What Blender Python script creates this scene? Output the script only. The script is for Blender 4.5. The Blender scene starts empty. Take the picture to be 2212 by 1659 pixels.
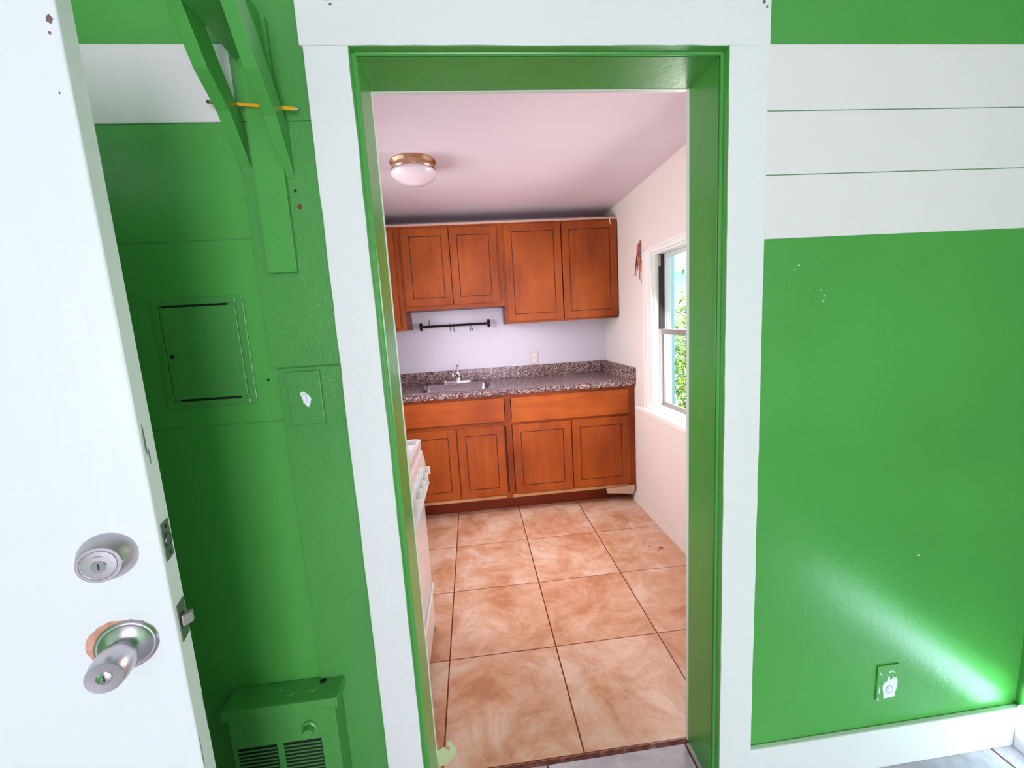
import bpy, bmesh, math, random
from mathutils import Vector, Matrix
random.seed(7)
PI = math.pi
C = bpy.context.scene.collection
sc = bpy.context.scene

# ------------------------------------------------------------------ camera
yaw, pitch, roll = math.radians(5.15855), math.radians(8.29235), math.radians(-3.4407)
fw = Vector((math.sin(yaw)*math.cos(pitch), math.cos(yaw)*math.cos(pitch), -math.sin(pitch)))
rt = Vector((math.cos(yaw), -math.sin(yaw), 0))
up = rt.cross(fw)
r2 = rt*math.cos(roll) + up*math.sin(roll)
u2 = -rt*math.sin(roll) + up*math.cos(roll)
cd = bpy.data.cameras.new('camera'); cam = bpy.data.objects.new('camera', cd); C.objects.link(cam)
cam.matrix_world = Matrix(((r2.x, u2.x, -fw.x, 0), (r2.y, u2.y, -fw.y, -.94218), (r2.z, u2.z, -fw.z, 1.36367), (0, 0, 0, 1)))
cd.sensor_width = 36; cd.lens = 896.84149/2212*36; cd.clip_start = .02
sc.camera = cam

# ------------------------------------------------------------------ light
w = bpy.data.worlds.new('world'); sc.world = w; w.use_nodes = True
bg = w.node_tree.nodes['Background']; bg.inputs[0].default_value = (.80, .92, 1, 1); bg.inputs[1].default_value = 1.3

def area(name, loc, direction, sx, sy, power, col):
    l = bpy.data.lights.new(name, 'AREA'); l.shape = 'RECTANGLE'; l.size = sx; l.size_y = sy; l.energy = power; l.color = col
    o = bpy.data.objects.new(name, l); C.objects.link(o); o.location = loc
    o.rotation_euler = Vector(direction).to_track_quat('-Z', 'Y').to_euler()
    return o
area('daylight_rear_door', (.3, -4.05, 1.2), (0, 1, 0), 1.25, 2.1, 64, (.96, .83, 1))
area('daylight_kitchen_window', (1.33, 1.20, 1.30), (-1, -.25, -.55), .60, .9, 15, (1, .90, .86))
sf_ = area('added_side_fill', (-1.12, 1.22, 1.45), (1, .12, -.25), .66, .9, 13, (1, .91, .92)); sf_.data.spread = math.radians(115)  # added fill lamp outside an invented opening in the unseen left kitchen wall
sl = bpy.data.lights.new('sun', 'SUN'); sl.energy = 33.0; sl.angle = .012; sl.color = (.62, .86, 1)
so = bpy.data.objects.new('sun', sl); C.objects.link(so)
so.rotation_euler = Vector((2.8, .60, -1.86)).to_track_quat('-Z', 'Y').to_euler()
sc.view_settings.view_transform = 'Standard'; sc.view_settings.look = 'None'
sc.view_settings.gamma = 1; sc.view_settings.use_curve_mapping = False
sc.view_settings.exposure = .40

# ------------------------------------------------------------------ materials
def lin(r, g, b):
    f = lambda c: (c/255/12.92) if c/255 <= .04045 else ((c/255+.055)/1.055)**2.4
    return (f(r), f(g), f(b), 1)
class NT:
    def __init__(s, name):
        s.m = bpy.data.materials.new(name); s.m.use_nodes = True; s.t = s.m.node_tree
        s.b = s.t.nodes['Principled BSDF']; s.c = None
    def n(s, typ, **kw):
        o = s.t.nodes.new(typ)
        for k, v in kw.items(): setattr(o, k, v)
        return o
    def l(s, a, b): s.t.links.new(a, b)
    def coord(s, scale=(1, 1, 1), world=True, rot=(0, 0, 0)):
        if s.c is None: s.c = s.n('ShaderNodeTexCoord')
        mp = s.n('ShaderNodeMapping'); mp.inputs['Scale'].default_value = scale; mp.inputs['Rotation'].default_value = rot
        s.l(s.c.outputs['Object'], mp.inputs[0]); return mp.outputs[0]
    def noise(s, scale, detail=3, co=None, rough=.5, dist=0):
        o = s.n('ShaderNodeTexNoise'); o.inputs['Scale'].default_value = scale; o.inputs['Detail'].default_value = detail
        o.inputs['Roughness'].default_value = rough; o.inputs['Distortion'].default_value = dist
        s.l(co or s.coord(), o.inputs['Vector']); return o.outputs['Fac']
    def ramp(s, fac, stops, interp='LINEAR'):
        o = s.n('ShaderNodeValToRGB'); o.color_ramp.interpolation = interp
        e = o.color_ramp.elements
        while len(e) < len(stops): e.new(.5)
        for i, (p, c) in enumerate(stops): e[i].position = p; e[i].color = c if len(c) == 4 else (*c, 1)
        s.l(fac, o.inputs[0]); return o.outputs[0]
    def mix(s, fac, a, b, mode='MIX'):
        o = s.n('ShaderNodeMix', data_type='RGBA', blend_type=mode)
        for inp, v in ((o.inputs[0], fac), (o.inputs[6], a), (o.inputs[7], b)):
            if hasattr(v, 'is_linked') or hasattr(v, 'links'): s.l(v, inp)
            else: inp.default_value = v
        return o.outputs[2]
    def math(s, op, a, b=0, c=0):
        o = s.n('ShaderNodeMath', operation=op)
        for i, v in enumerate((a, b, c)):
            if hasattr(v, 'links'): s.l(v, o.inputs[i])
            else: o.inputs[i].default_value = v
        return o.outputs[0]
    def bump(s, h, strength, dist=.002, prev=None):
        o = s.n('ShaderNodeBump'); o.inputs['Strength'].default_value = strength; o.inputs['Distance'].default_value = dist
        s.l(h, o.inputs['Height'])
        if prev: s.l(prev, o.inputs['Normal'])
        return o.outputs[0]
    def set(s, **kw):
        nm = dict(col='Base Color', rough='Roughness', metal='Metallic', normal='Normal', spec='Specular IOR Level', coat='Coat Weight', crough='Coat Roughness', trans='Transmission Weight', ior='IOR', alpha='Alpha', emit='Emission Color', es='Emission Strength')
        for k, v in kw.items():
            i = s.b.inputs[nm[k]]
            if hasattr(v, 'links'): s.l(v, i)
            else: i.default_value = v
        return s.m

def paint(name, col, rough=.3, peel=.25, scale=150, var=.04, spec=.5, chips=None, stroke=.15, coat=0):
    a = NT(name)
    n1 = a.noise(scale, 3); n2 = a.noise(22, 2, a.coord((1, 1, .12)), .6); n3 = a.noise(2.2, 2)
    dark = tuple(c*(1-var*2.2) for c in col[:3])+(1,)
    c = a.mix(a.ramp(n3, [(.35, (0, 0, 0)), (.7, (1, 1, 1))]), dark, col)
    if chips:
        n4 = a.noise(70, 2, a.coord((1, 1, 1)), .4)
        c = a.mix(a.ramp(n4, [(.0, (0, 0, 0)), (.80, (0, 0, 0)), (.81, (1, 1, 1))]), c, chips)
    b1 = a.bump(n1, peel, .0012); b2 = a.bump(n2, stroke, .004, b1)
    return a.set(col=c, rough=rough, normal=b2, spec=spec, coat=coat, crough=.12)
GREEN = paint('green_gloss_paint', lin(86, 172, 80), .28, .28, 120, .05)
GREENR = paint('green_rough_gloss_paint', lin(86, 164, 82), .2, .8, 210, .06)
WHITE = paint('white_trim_paint', lin(240, 242, 242), .34, .42, 170, .015, chips=lin(120, 125, 130))
WHITEB = paint('white_board_paint', lin(240, 238, 236), .42, .18, 140, .015)
DOORW = paint('white_door_paint', lin(238, 241, 246), .34, .16, 150, .01, chips=lin(130, 135, 145), stroke=.3)
KWALL = paint('kitchen_wall_paint', lin(237, 229, 226), .45, .15, 140, .02)
FCEIL = paint('front_ceiling_paint', lin(216, 214, 222), .5, .1, 140, .02)
KBACK = paint('back_wall_daylight_tint', lin(230, 226, 244), .4, .12, 140, .02)  # same white wall, with the cool daylight cast put into its colour
KCEIL = paint('kitchen_ceiling_paint', lin(234, 222, 236), .5, .1, 140, .02)
DARKP = NT('dark_gap').set(col=lin(18, 20, 16), rough=.8)
PLAIN = lambda name, c, r=.4, m=0., **k: NT(name).set(col=c, rough=r, metal=m, **k)

def wood(name, c1, c2, rough=.42, axis='z', scl=1.0):
    a = NT(name)
    s = {'z': (9, 9, .7), 'x': (.7, 9, 9)}[axis]
    n1 = a.noise(3*scl, 4, a.coord(s), .6, .8); n2 = a.noise(2.2, 2, a.coord((1.6, 1.6, 1.2))); n3 = a.noise(30, 3, a.coord(s), .7)
    f = a.math('ADD', a.math('MULTIPLY', n1, .3), a.math('MULTIPLY', n2, .6)); f = a.math('ADD', f, a.math('MULTIPLY', n3, .14))
    c = a.ramp(f, [(.33, c1), (.68, c2)])
    return a.set(col=c, rough=rough, normal=a.bump(n3, .06, .001), coat=0, spec=.3)
WOOD = wood('stained_maple', lin(126, 48, 8), lin(178, 88, 26))
WOODH = wood('stained_maple_horizontal', lin(138, 54, 10), lin(192, 98, 32), axis='x')
WOODD = wood('stained_maple_dark', lin(104, 34, 10), lin(138, 52, 18), axis='x')
WOODR = wood('raw_wood_edge', lin(176, 112, 70), lin(222, 172, 122), .6, 'x')
LINE = NT('dark_stain_groove').set(col=lin(52, 14, 6), rough=.6)

def granite():
    a = NT('speckled_laminate')
    v = a.n('ShaderNodeTexVoronoi'); v.inputs['Scale'].default_value = 190; a.l(a.coord(), v.inputs['Vector'])
    n = a.noise(120, 4, rough=.7)
    g = a.n('ShaderNodeSeparateColor'); a.l(v.outputs['Color'], g.inputs[0])
    f = a.math('ADD', a.math('MULTIPLY', g.outputs[0], .55), a.math('MULTIPLY', n, .45))
    c = a.ramp(f, [(.25, lin(52, 36, 40)), (.45, lin(96, 70, 74)), (.58, lin(140, 108, 108)), (.72, lin(205, 180, 180))])
    return a.set(col=c, rough=.22, normal=a.bump(n, .05, .001))
GRAN = granite()

def tile(name, gx, gy, s, c1, c2, c3, grout, gw=.0022, stains=(), rough=.3, ymin=None):
    a = NT(name)
    sep = a.n('ShaderNodeSeparateXYZ'); a.l(a.coord(), sep.inputs[0])
    def line(o, off):
        t = a.math('DIVIDE', a.math('SUBTRACT', o, off), s)
        fr = a.math('FRACT', a.math('ADD', t, 100.5))
        d = a.math('MULTIPLY', a.math('ABSOLUTE', a.math('SUBTRACT', fr, .5)), s)
        return d
    dx, dy = line(sep.outputs[0], gx), line(sep.outputs[1], gy)
    d = a.math('MINIMUM', dx, a.math('MULTIPLY', dy, 1.35))
    d = a.math('ADD', d, a.math('MULTIPLY', a.math('SUBTRACT', a.noise(60, 2), .5), .002))
    g = a.math('LESS_THAN', d, gw)
    # tile id shifts the pattern per tile
    ix = a.math('FLOOR', a.math('DIVIDE', a.math('SUBTRACT', sep.outputs[0], gx), s)); iy = a.math('FLOOR', a.math('DIVIDE', a.math('SUBTRACT', sep.outputs[1], gy), s))
    cmb = a.n('ShaderNodeCombineXYZ'); a.l(a.math('MULTIPLY', ix, 3.7), cmb.inputs[0]); a.l(a.math('MULTIPLY', iy, 5.3), cmb.inputs[1]); a.l(a.math('ADD', ix, iy), cmb.inputs[2])
    add = a.n('ShaderNodeVectorMath', operation='ADD'); a.l(a.coord(), add.inputs[0]); a.l(cmb.outputs[0], add.inputs[1])
    n1 = a.noise(4.6, 9, add.outputs[0], .7, .5); n2 = a.noise(13, 10, add.outputs[0], .75, .9)
    c = a.ramp(n1, [(.37, c1), (.5, c2), (.62, c3)])
    c = a.mix(a.ramp(n2, [(.56, (0, 0, 0)), (.72, (.55, .55, .55))]), c, c3)
    c = a.mix(a.ramp(n2, [(.28, (.5, .5, .5)), (.44, (0, 0, 0))]), c, c1)
    for (sx, sy, r, sc_) in stains:
        p = a.n('ShaderNodeVectorMath', operation='DISTANCE'); a.l(a.coord(), p.inputs[0]); p.inputs[1].default_value = (sx, sy, 0)
        dd = a.math('ADD', p.outputs['Value'], a.math('MULTIPLY', a.math('SUBTRACT', a.noise(55, 3), .5), r*3.4))
        c = a.mix(a.math('MULTIPLY', a.math('LESS_THAN', dd, r), .8), c, sc_)
    c = a.mix(g, c, grout)
    return a.set(col=c, rough=rough, normal=a.bump(a.math('SUBTRACT', 1, g), .5, .002), spec=.4)
KFLOOR = tile('kitchen_marbled_tile', -.186, 1.5145, .4468, lin(200, 140, 106), lin(220, 172, 142), lin(234, 202, 182), lin(112, 48, 26), gw=.0026,
              stains=((1.02, 1.26, .016, lin(140, 50, 30)), (.963, 1.288, .006, lin(140, 60, 40)), (.193, 1.351, .006, lin(150, 70, 50)), (1.0, 1.235, .005, lin(150, 70, 50))))
FFLOOR = tile('front_marbled_tile', .1387, .1625, .4468, lin(172, 162, 176), lin(198, 190, 204), lin(222, 216, 228), lin(112, 60, 54), .0036, rough=.35)
GROUTM = NT('threshold_grout'); GROUT = GROUTM.set(col=GROUTM.ramp(GROUTM.noise(30, 4), [(.35, lin(74, 34, 28)), (.6, lin(124, 72, 62)), (.75, lin(190, 150, 140))]), rough=.9)
def metal(name, col, rough, stretch=None):
    a = NT(name); n = a.noise(60, 3, a.coord(stretch or (1, 1, 1)))
    return a.set(col=col, metal=1, rough=a.math('ADD', rough-.05, a.math('MULTIPLY', n, .1)))
NICKEL = metal('satin_nickel', lin(196, 188, 196), .33)
NICKELB = metal('brushed_nickel', lin(204, 198, 206), .3)
STEEL = metal('stainless_steel', lin(172, 158, 168), .26)
CHROME = metal('chrome', lin(220, 218, 220), .08)
PLATEM = metal('tarnished_plate', lin(120, 126, 124), .4)
BRASS = metal('antique_brass', lin(198, 160, 132), .24)
BRONZE = PLAIN('oil_rubbed_bronze', lin(34, 20, 18), .38, .6)
BLACK = PLAIN('black_slot', lin(16, 14, 14), .6)
ENAMEL = PLAIN('white_enamel', lin(236, 236, 242), .16, 0, coat=.4)
KNOBM = PLAIN('off_white_knob', lin(236, 232, 224), .3)
ALU = PLAIN('dull_aluminium', lin(168, 160, 156), .42, .55)
ALUW = PLAIN('pale_aluminium', lin(214, 218, 222), .4, .2)
OPAL = PLAIN('opal_glass', lin(240, 226, 238), .14, 0, coat=.5)
IVORY = PLAIN('ivory_plastic', lin(230, 214, 212), .35)
PALEW = PLAIN('painted_plate', lin(228, 224, 236), .4)
CHALK = PLAIN('chipped_white_plastic', lin(240, 242, 248), .5)
RAWD = NT('bare_door_wood'); BAREW = RAWD.set(col=RAWD.ramp(RAWD.noise(60, 3), [(.3, lin(196, 130, 108)), (.7, lin(232, 178, 154))]), rough=.7)
PYEL = PLAIN('yellow_pencil_paint', lin(240, 180, 40), .3)
PWOOD = PLAIN('pencil_wood', lin(214, 176, 140), .7)
PGREY = PLAIN('graphite', lin(50, 50, 50), .5)
ERAS = PLAIN('old_eraser', lin(70, 86, 74), .8)
HOOKM = PLAIN('pale_green_enamel', lin(200, 214, 160), .4)
WIREM = PLAIN('salmon_wire', lin(196, 116, 96), .7)
WIRED = PLAIN('dark_wire', lin(112, 52, 48), .7)
PLASTR = PLAIN('broken_plaster', lin(240, 226, 214), .9)
def glassmat():
    a = NT('window_glass')
    gl = a.n('ShaderNodeBsdfGlossy'); gl.inputs['Roughness'].default_value = .02
    tr = a.n('ShaderNodeBsdfTransparent'); tr.inputs[0].default_value = (.95, .98, .98, 1)
    mx = a.n('ShaderNodeMixShader'); mx.inputs[0].default_value = .05; a.l(tr.outputs[0], mx.inputs[1]); a.l(gl.outputs[0], mx.inputs[2])
    a.l(mx.outputs[0], a.t.nodes['Material Output'].inputs[0]); return a.m
GLASS = glassmat()
def leafmat():
    a = NT('yellow_green_leaves'); n = a.noise(5, 3)
    c = a.ramp(n, [(.3, lin(80, 112, 70)), (.5, lin(126, 156, 66)), (.7, lin(190, 192, 70))])  # leaf colour varies by noise from dull green to yellow
    d = a.n('ShaderNodeBsdfTranslucent'); a.l(c, d.inputs[0]); a.set(col=c, rough=.5)
    mx = a.n('ShaderNodeMixShader'); mx.inputs[0].default_value = .4
    a.l(a.b.outputs[0], mx.inputs[1]); a.l(d.outputs[0], mx.inputs[2]); a.l(mx.outputs[0], a.t.nodes['Material Output'].inputs[0]); return a.m
LEAF = leafmat()
STEMM = PLAIN('shrub_stem', lin(120, 116, 92), .8)
BLUEP = PLAIN('pale_blue_paint', lin(176, 214, 232), .5)
HOUSEM = PLAIN('pale_house_siding', lin(226, 232, 236), .6)
ROOFM = PLAIN('blue_grey_roofing', lin(130, 160, 200), .7)
GROUND = NT('garden_ground'); GRD = GROUND.set(col=GROUND.ramp(GROUND.noise(6, 5), [(.3, lin(120, 126, 110)), (.7, lin(186, 190, 168))]), rough=.9)

# ------------------------------------------------------------------ mesh helpers
def box(bm, x0, x1, y0, y1, z0, z1, M=None):
    vs = [bm.verts.new((x, y, z)) for x in (x0, x1) for y in (y0, y1) for z in (z0, z1)]
    if M is not None:
        for v in vs: v.co = M @ v.co
    for f in ((0, 1, 3, 2), (4, 6, 7, 5), (0, 4, 5, 1), (2, 3, 7, 6), (0, 2, 6, 4), (1, 5, 7, 3)):
        bm.faces.new([vs[i] for i in f])
def prism(bm, pts, axis, a, b, M=None):
    """outline pts in the two other axes, extruded along axis from a to b"""
    def mk(p, t):
        c = {'x': (t, p[0], p[1]), 'y': (p[0], t, p[1]), 'z': (p[0], p[1], t)}[axis]
        c = Vector(c); return bm.verts.new(M @ c if M is not None else c)
    A = [mk(p, a) for p in pts]; B = [mk(p, b) for p in pts]
    bm.faces.new(A); bm.faces.new(B[::-1])
    for i in range(len(pts)):
        j = (i+1) % len(pts); bm.faces.new((A[i], B[i], B[j], A[j]))
def lathe(bm, prof, M=None, n=40, caps=True):
    """prof: list of (r, h) turned about local z"""
    rings = []
    for r, h in prof:
        ring = []
        for k in range(n):
            c = Vector((r*math.cos(2*PI*k/n), r*math.sin(2*PI*k/n), h)); ring.append(bm.verts.new(M @ c if M is not None else c))
        rings.append(ring)
    for a, b in zip(rings, rings[1:]):
        for k in range(n): bm.faces.new((a[k], a[(k+1) % n], b[(k+1) % n], b[k]))
    if caps: bm.faces.new(rings[0][::-1]); bm.faces.new(rings[-1])
def tube(bm, pts, r, n=10, caps=True):
    pts = [Vector(p) for p in pts]; rings = []
    rr = r if isinstance(r, (list, tuple)) else [r]*len(pts)
    ref = None
    for i, p in enumerate(pts):
        d = (pts[min(i+1, len(pts)-1)] - pts[max(i-1, 0)]).normalized()
        if ref is None: ref = Vector((0, 0, 1)) if abs(d.z) < .9 else Vector((0, 1, 0))
        s = d.cross(ref).normalized(); t = s.cross(d).normalized(); ref = t
        rings.append([bm.verts.new(p + (s*math.cos(2*PI*k/n) + t*math.sin(2*PI*k/n))*rr[i]) for k in range(n)])
    for a, b in zip(rings, rings[1:]):
        for k in range(n): bm.faces.new((a[k], a[(k+1) % n], b[(k+1) % n], b[k]))
    if caps: bm.faces.new(rings[0][::-1]); bm.faces.new(rings[-1])
def sm(pts, k=6):
    """smooth path through pts"""
    P = [Vector(p) for p in pts]; P = [P[0]*2-P[1]] + P + [P[-1]*2-P[-2]]; out = []
    for i in range(1, len(P)-2):
        for j in range(k):
            t = j/k; a, b, c, d = P[i-1:i+3]
            out.append(.5*((2*b) + (c-a)*t + (2*a-5*b+4*c-d)*t*t + (3*b-a-3*c+d)*t**3))
    out.append(P[-2]); return out
def obj(name, bm, mat, parent=None, bevel=0, seg=2, smooth=False, label=None):
    bmesh.ops.recalc_face_normals(bm, faces=bm.faces[:])
    me = bpy.data.meshes.new(name); bm.to_mesh(me); bm.free()
    mats = mat if isinstance(mat, (list, tuple)) else [mat]
    for m in mats: me.materials.append(m)
    o = bpy.data.objects.new(name, me); C.objects.link(o)
    if smooth:
        for p in me.polygons: p.use_smooth = True
        try: me.set_sharp_from_angle(angle=math.radians(38))
        except Exception: pass
    if bevel:
        b = o.modifiers.new('bevel', 'BEVEL'); b.width = bevel; b.segments = seg; b.limit_method = 'ANGLE'; b.angle_limit = math.radians(40)
    if parent is not None:
        o.parent = parent; o.matrix_parent_inverse = parent.matrix_world.inverted() if parent.type != 'EMPTY' else Matrix.Translation(-parent.location)
    if label: o['label'] = label
    return o
def bx(name, x0, x1, y0, y1, z0, z1, mat, parent=None, bevel=.001, **k):
    bm = bmesh.new(); box(bm, x0, x1, y0, y1, z0, z1); return obj(name, bm, mat, parent, bevel, **k)
def many(name, boxes, mat, parent=None, bevel=.001, **k):
    bm = bmesh.new()
    for b in boxes: box(bm, *b)
    return obj(name, bm, mat, parent, bevel, **k)
def thing(name, label, cat, loc, group=None):
    o = bpy.data.objects.new(name, None); C.objects.link(o); o.location = loc; o.empty_display_size = .05
    o['label'] = label; o['category'] = cat
    if group: o['group'] = group
    return o
def tag(o, label, cat, group=None):
    o['label'] = label; o['category'] = cat
    if group: o['group'] = group
    return o
def struct(o, label=None):
    o['kind'] = 'structure'
    if label: o['label'] = label
    return o

# ------------------------------------------------------------------ shell
XR, YB, ZC = 1.136, 2.507, 2.2
W1 = .163           # kitchen face of the dividing wall
LX, RX, BY, FZ = -1.25, 1.565, -3.85, 2.42
struct(bx('floor', -1.10, 1.30, .170, 2.60, -.05, 0, KFLOOR, bevel=0), 'marbled peach floor tiles of the kitchen')
bm = bmesh.new(); box(bm, LX-.1, RX+.1, BY-.1, .1555, -.05, 0)
struct(obj('floor', bm, FFLOOR), 'lilac grey marbled tiles of the front room')
bm = bmesh.new(); box(bm, -.30, .70, .1555, .170, -.05, .0012)
struct(obj('trim_1', bm, GROUT), 'wide dark red grout strip across the doorway threshold')
# dividing wall: green board face to y=.02
bm = bmesh.new()
box(bm, LX-.1, -.2150, .02, W1, 0, FZ); box(bm, .614, RX+.1, .02, W1, 0, FZ); box(bm, -.2150, .614, .02, W1, 1.945, FZ)
struct(obj('wall_front', bm, GREEN), 'green painted wall around the doorway')
# rest of the front room
bm = bmesh.new()
box(bm, LX-.1, LX, BY-.1, -1.30, 0, FZ); box(bm, LX-.1, LX, -.61, .02, 0, FZ); box(bm, LX-.1, LX, -1.30, -.61, 2.14, FZ); box(bm, LX-.1, LX, -1.30, -.61, 0, 1.92)  # high slot added in this unseen wall to narrow the sun to a strip
struct(obj('wall_left', bm, GREEN))
struct(bx('wall_right', RX, RX+.1, BY-.1, .02, 0, FZ, GREEN, bevel=0))
bm = bmesh.new()
box(bm, LX, -.35, BY-.1, BY, 0, FZ); box(bm, .95, RX, BY-.1, BY, 0, FZ); box(bm, -.35, .95, BY-.1, BY, 2.25, FZ)
struct(obj('wall_rear', bm, WHITEB))
struct(bx('ceiling', LX-.1, RX+.1, BY-.1, W1, FZ, FZ+.08, FCEIL, bevel=0))
# kitchen
struct(bx('wall_sunblock_added', -2.70, -2.55, -.25, 3.2, -.3, 3.4, KWALL, bevel=0), 'added unseen wall keeping sun out of the side opening')  # added out of view to block the sun from the kitchen's left opening
struct(bx('wall_back', -1.10, 1.25, YB, YB+.1, 0, 2.3, KBACK, bevel=0), 'white kitchen wall behind the cabinets')
WY0, WY1, WZ0, WZ1 = .86, 1.575, .785, 1.735
bm = bmesh.new()
box(bm, XR, XR+.11, W1, WY0, 0, 2.3); box(bm, XR, XR+.11, WY1, YB, 0, 2.3); box(bm, XR, XR+.11, WY0, WY1, 0, WZ0); box(bm, XR, XR+.11, WY0, WY1, WZ1, 2.3)
struct(obj('wall_right', bm, KWALL), 'white kitchen wall with the window')
bm = bmesh.new()
box(bm, -1.04, -.94, W1, .87, 0, 2.3); box(bm, -1.04, -.94, 1.57, YB, 0, 2.3); box(bm, -1.04, -.94, .87, 1.57, 0, 1.0); box(bm, -1.04, -.94, .87, 1.57, 1.95, 2.3)  # the opening in this wall is added to let the side fill in
struct(obj('wall_left', bm, KWALL))
bm = bmesh.new()
prism(bm, [(W1, ZC+.008), (YB, ZC-.016), (YB, 2.32), (W1, 2.32)], 'x', -1.04, 1.25)
struct(obj('ceiling', bm, KCEIL), 'pale pinkish white kitchen ceiling')
struct(bx('wall_kitchen', -1.0, -.2150, W1, W1+.006, 0, ZC, KWALL, bevel=0)); struct(bx('wall_kitchen', .614, XR, W1, W1+.006, 0, ZC, KWALL, bevel=0))
struct(bx('wall_kitchen', -.2150, .614, W1, W1+.006, 1.945, ZC, KWALL, bevel=0))

# door casing (front face at y=0)
XI0, XI1, ZI, XC0, XC1 = -.2033, .6033, 1.9314, -.2908, .6955
def lumpy(name, x0, x1, y0, y1, z0, z1, mat, amp=.0008, parent=None, seed=1, step=.045):
    """board whose edges wander a little like old painted wood"""
    rnd = random.Random(seed); bm = bmesh.new(); box(bm, x0, x1, y0, y1, z0, z1)
    L = max(x1-x0, z1-z0); ax = 0 if x1-x0 > z1-z0 else 2
    n = max(2, int(L/step))
    for i in range(1, n):
        p = [0, 0, 0]; p[ax] = (x0 if ax == 0 else z0) + L*i/n; nv = [0, 0, 0]; nv[ax] = 1
        g = bm.verts[:]+bm.edges[:]+bm.faces[:]; bmesh.ops.bisect_plane(bm, geom=g, plane_co=p, plane_no=nv)
    o = 2-ax
    for v in bm.verts:
        v.co[o] += rnd.uniform(-amp, amp)
    return obj(name, bm, mat, parent, .0015)
struct(lumpy('trim_2', XC0, XI0, 0, .02, 0, ZI, WHITE, seed=2), 'white casing board left of the doorway')
struct(lumpy('trim_3', XI1, XC1, 0, .02, 0, ZI, WHITE, seed=3), 'white casing board right of the doorway')
struct(lumpy('trim_4', XC0-.006, XC1+.001, -.001, .02, ZI, 2.075, WHITE, seed=4), 'white header board over the doorway')
bm = bmesh.new()
for (x, z, a_, b_) in ((.679, 2.016, .004, .005), (.686, 2.006, .003, .003), (-.235, 2.012, .006, .0015), (-.228, 2.004, .003, .003)):
    prism(bm, [(x-a_, z-b_*.5), (x-a_*.2, z-b_), (x+a_, z-b_*.2), (x+a_*.4, z+b_), (x-a_*.6, z+b_*.6)], 'y', -.0013, -.0008)
struct(obj('trim_14', bm, PLAIN('chipped_wood', lin(120, 104, 92), .8)), 'paint chips in the header board')
# green inner edges of the casing, beads and jambs
JL, JR, ZJ = -.1958, .5994, 1.9285
bm = bmesh.new(); box(bm, XI0, XI0+.0015, .0015, .02, 0, ZI-.001); box(bm, XI1-.0015, XI1, .0015, .02, 0, ZI-.001); box(bm, XI0, XI1, .0015, .02, ZI-.0015, ZI)
struct(obj('trim_5', bm, GREEN), 'green painted inner edge of the white casing')
bm = bmesh.new()
box(bm, -.2150, JL, .02, .162, 0, 1.945); box(bm, JR, .614, .02, .162, 0, 1.945); box(bm, -.2150, .614, .02, .162, ZJ, 1.945)
for x in (JL-.001, JR+.001):
    tube(bm, [(x, .0235, 0), (x, .0235, ZJ)], .0042, 10); tube(bm, [(x, .0335, 0), (x, .0335, ZJ)], .0035, 10)
tube(bm, [(JL, .0235, ZJ+.001), (JR, .0235, ZJ+.001)], .0042, 10); tube(bm, [(JL, .0335, ZJ+.001), (JR, .0335, ZJ+.001)], .0035, 10)
struct(obj('trim_6', bm, GREEN, bevel=.0008), 'glossy green door jamb lining with beaded edge')
bm = bmesh.new(); box(bm, JL-.07, JL+.0012, .162, .176, 0, ZJ+.06); box(bm, JR-.0014, JR+.07, .162, .176, 0, ZJ+.06); box(bm, JL, JR, .162, .176, ZJ-.0014, ZJ+.06)
struct(obj('trim_7', bm, WHITE, bevel=.001), 'white casing on the kitchen side of the doorway')
# white board bands
def band(name, x0, x1, zs, label):
    bm = bmesh.new()
    for a, b in zip(zs, zs[1:]): box(bm, x0, x1, .0155, .02, a+.0008, b-.0008)
    return struct(obj(name, bm, WHITEB, bevel=.0018), label)
band('trim_8', XC1, RX, [1.524, 1.668, 1.806, 1.944], 'white painted plank band right of the doorway')
band('trim_9', LX, -.4225, [1.80, 1.944], 'white painted board across the wall behind the open door')
# baseboards
def basebd(name, x0, x1, y0, y1, h, mat, label, horiz=True):
    bm = bmesh.new(); box(bm, x0, x1, y0, y1, .0, h); return struct(obj(name, bm, mat, bevel=.004), label)
basebd('baseboard_front', XC1, RX, .0035, .02, .131, WHITE, 'white baseboard under the green wall')
basebd('baseboard_right', RX-.018, RX, BY, .0035, .145, WHITE, 'white baseboard on the side wall, front room')
basebd('baseboard_left', LX, -.64, .006, .02, .12, WHITE, None)
basebd('baseboard_kitchen', XR-.013, XR, W1+.006, 1.93, .078, KWALL, 'white baseboard under the kitchen window')
# flat green boards between shelf bracket and casing
bm = bmesh.new()
box(bm, -.4430, XC0, .0125, .02, 1.2975, 1.7985); box(bm, -.4380, XC0, .0135, .02, 1.8000, 2.38); box(bm, -.4310, XC0, .0145, .02, 0, 1.2950)
struct(obj('trim_10', bm, GREENR, bevel=.0015), 'green painted upright board beside the left casing')
# faint board joints in the left wall
bm = bmesh.new()
for z, x0, x1 in ((1.576, LX, -.443), (1.180, LX, -.4315)):
    box(bm, x0, x1, .0188, .02, z-.30 if z < 1.3 else z-.0, z) if False else box(bm, x0, x1, .0185, .0202, z-.0035, z)
struct(obj('trim_11', bm, GREENR, bevel=.001), 'painted over board joints in the green wall')

# ------------------------------------------------------------------ open door
TH = math.radians(-17)
DM = Matrix(((math.cos(TH), math.sin(TH), 0, -.455), (-math.sin(TH), math.cos(TH), 0, -.35), (0, 0, 1, 0), (0, 0, 0, 1)))
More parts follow.
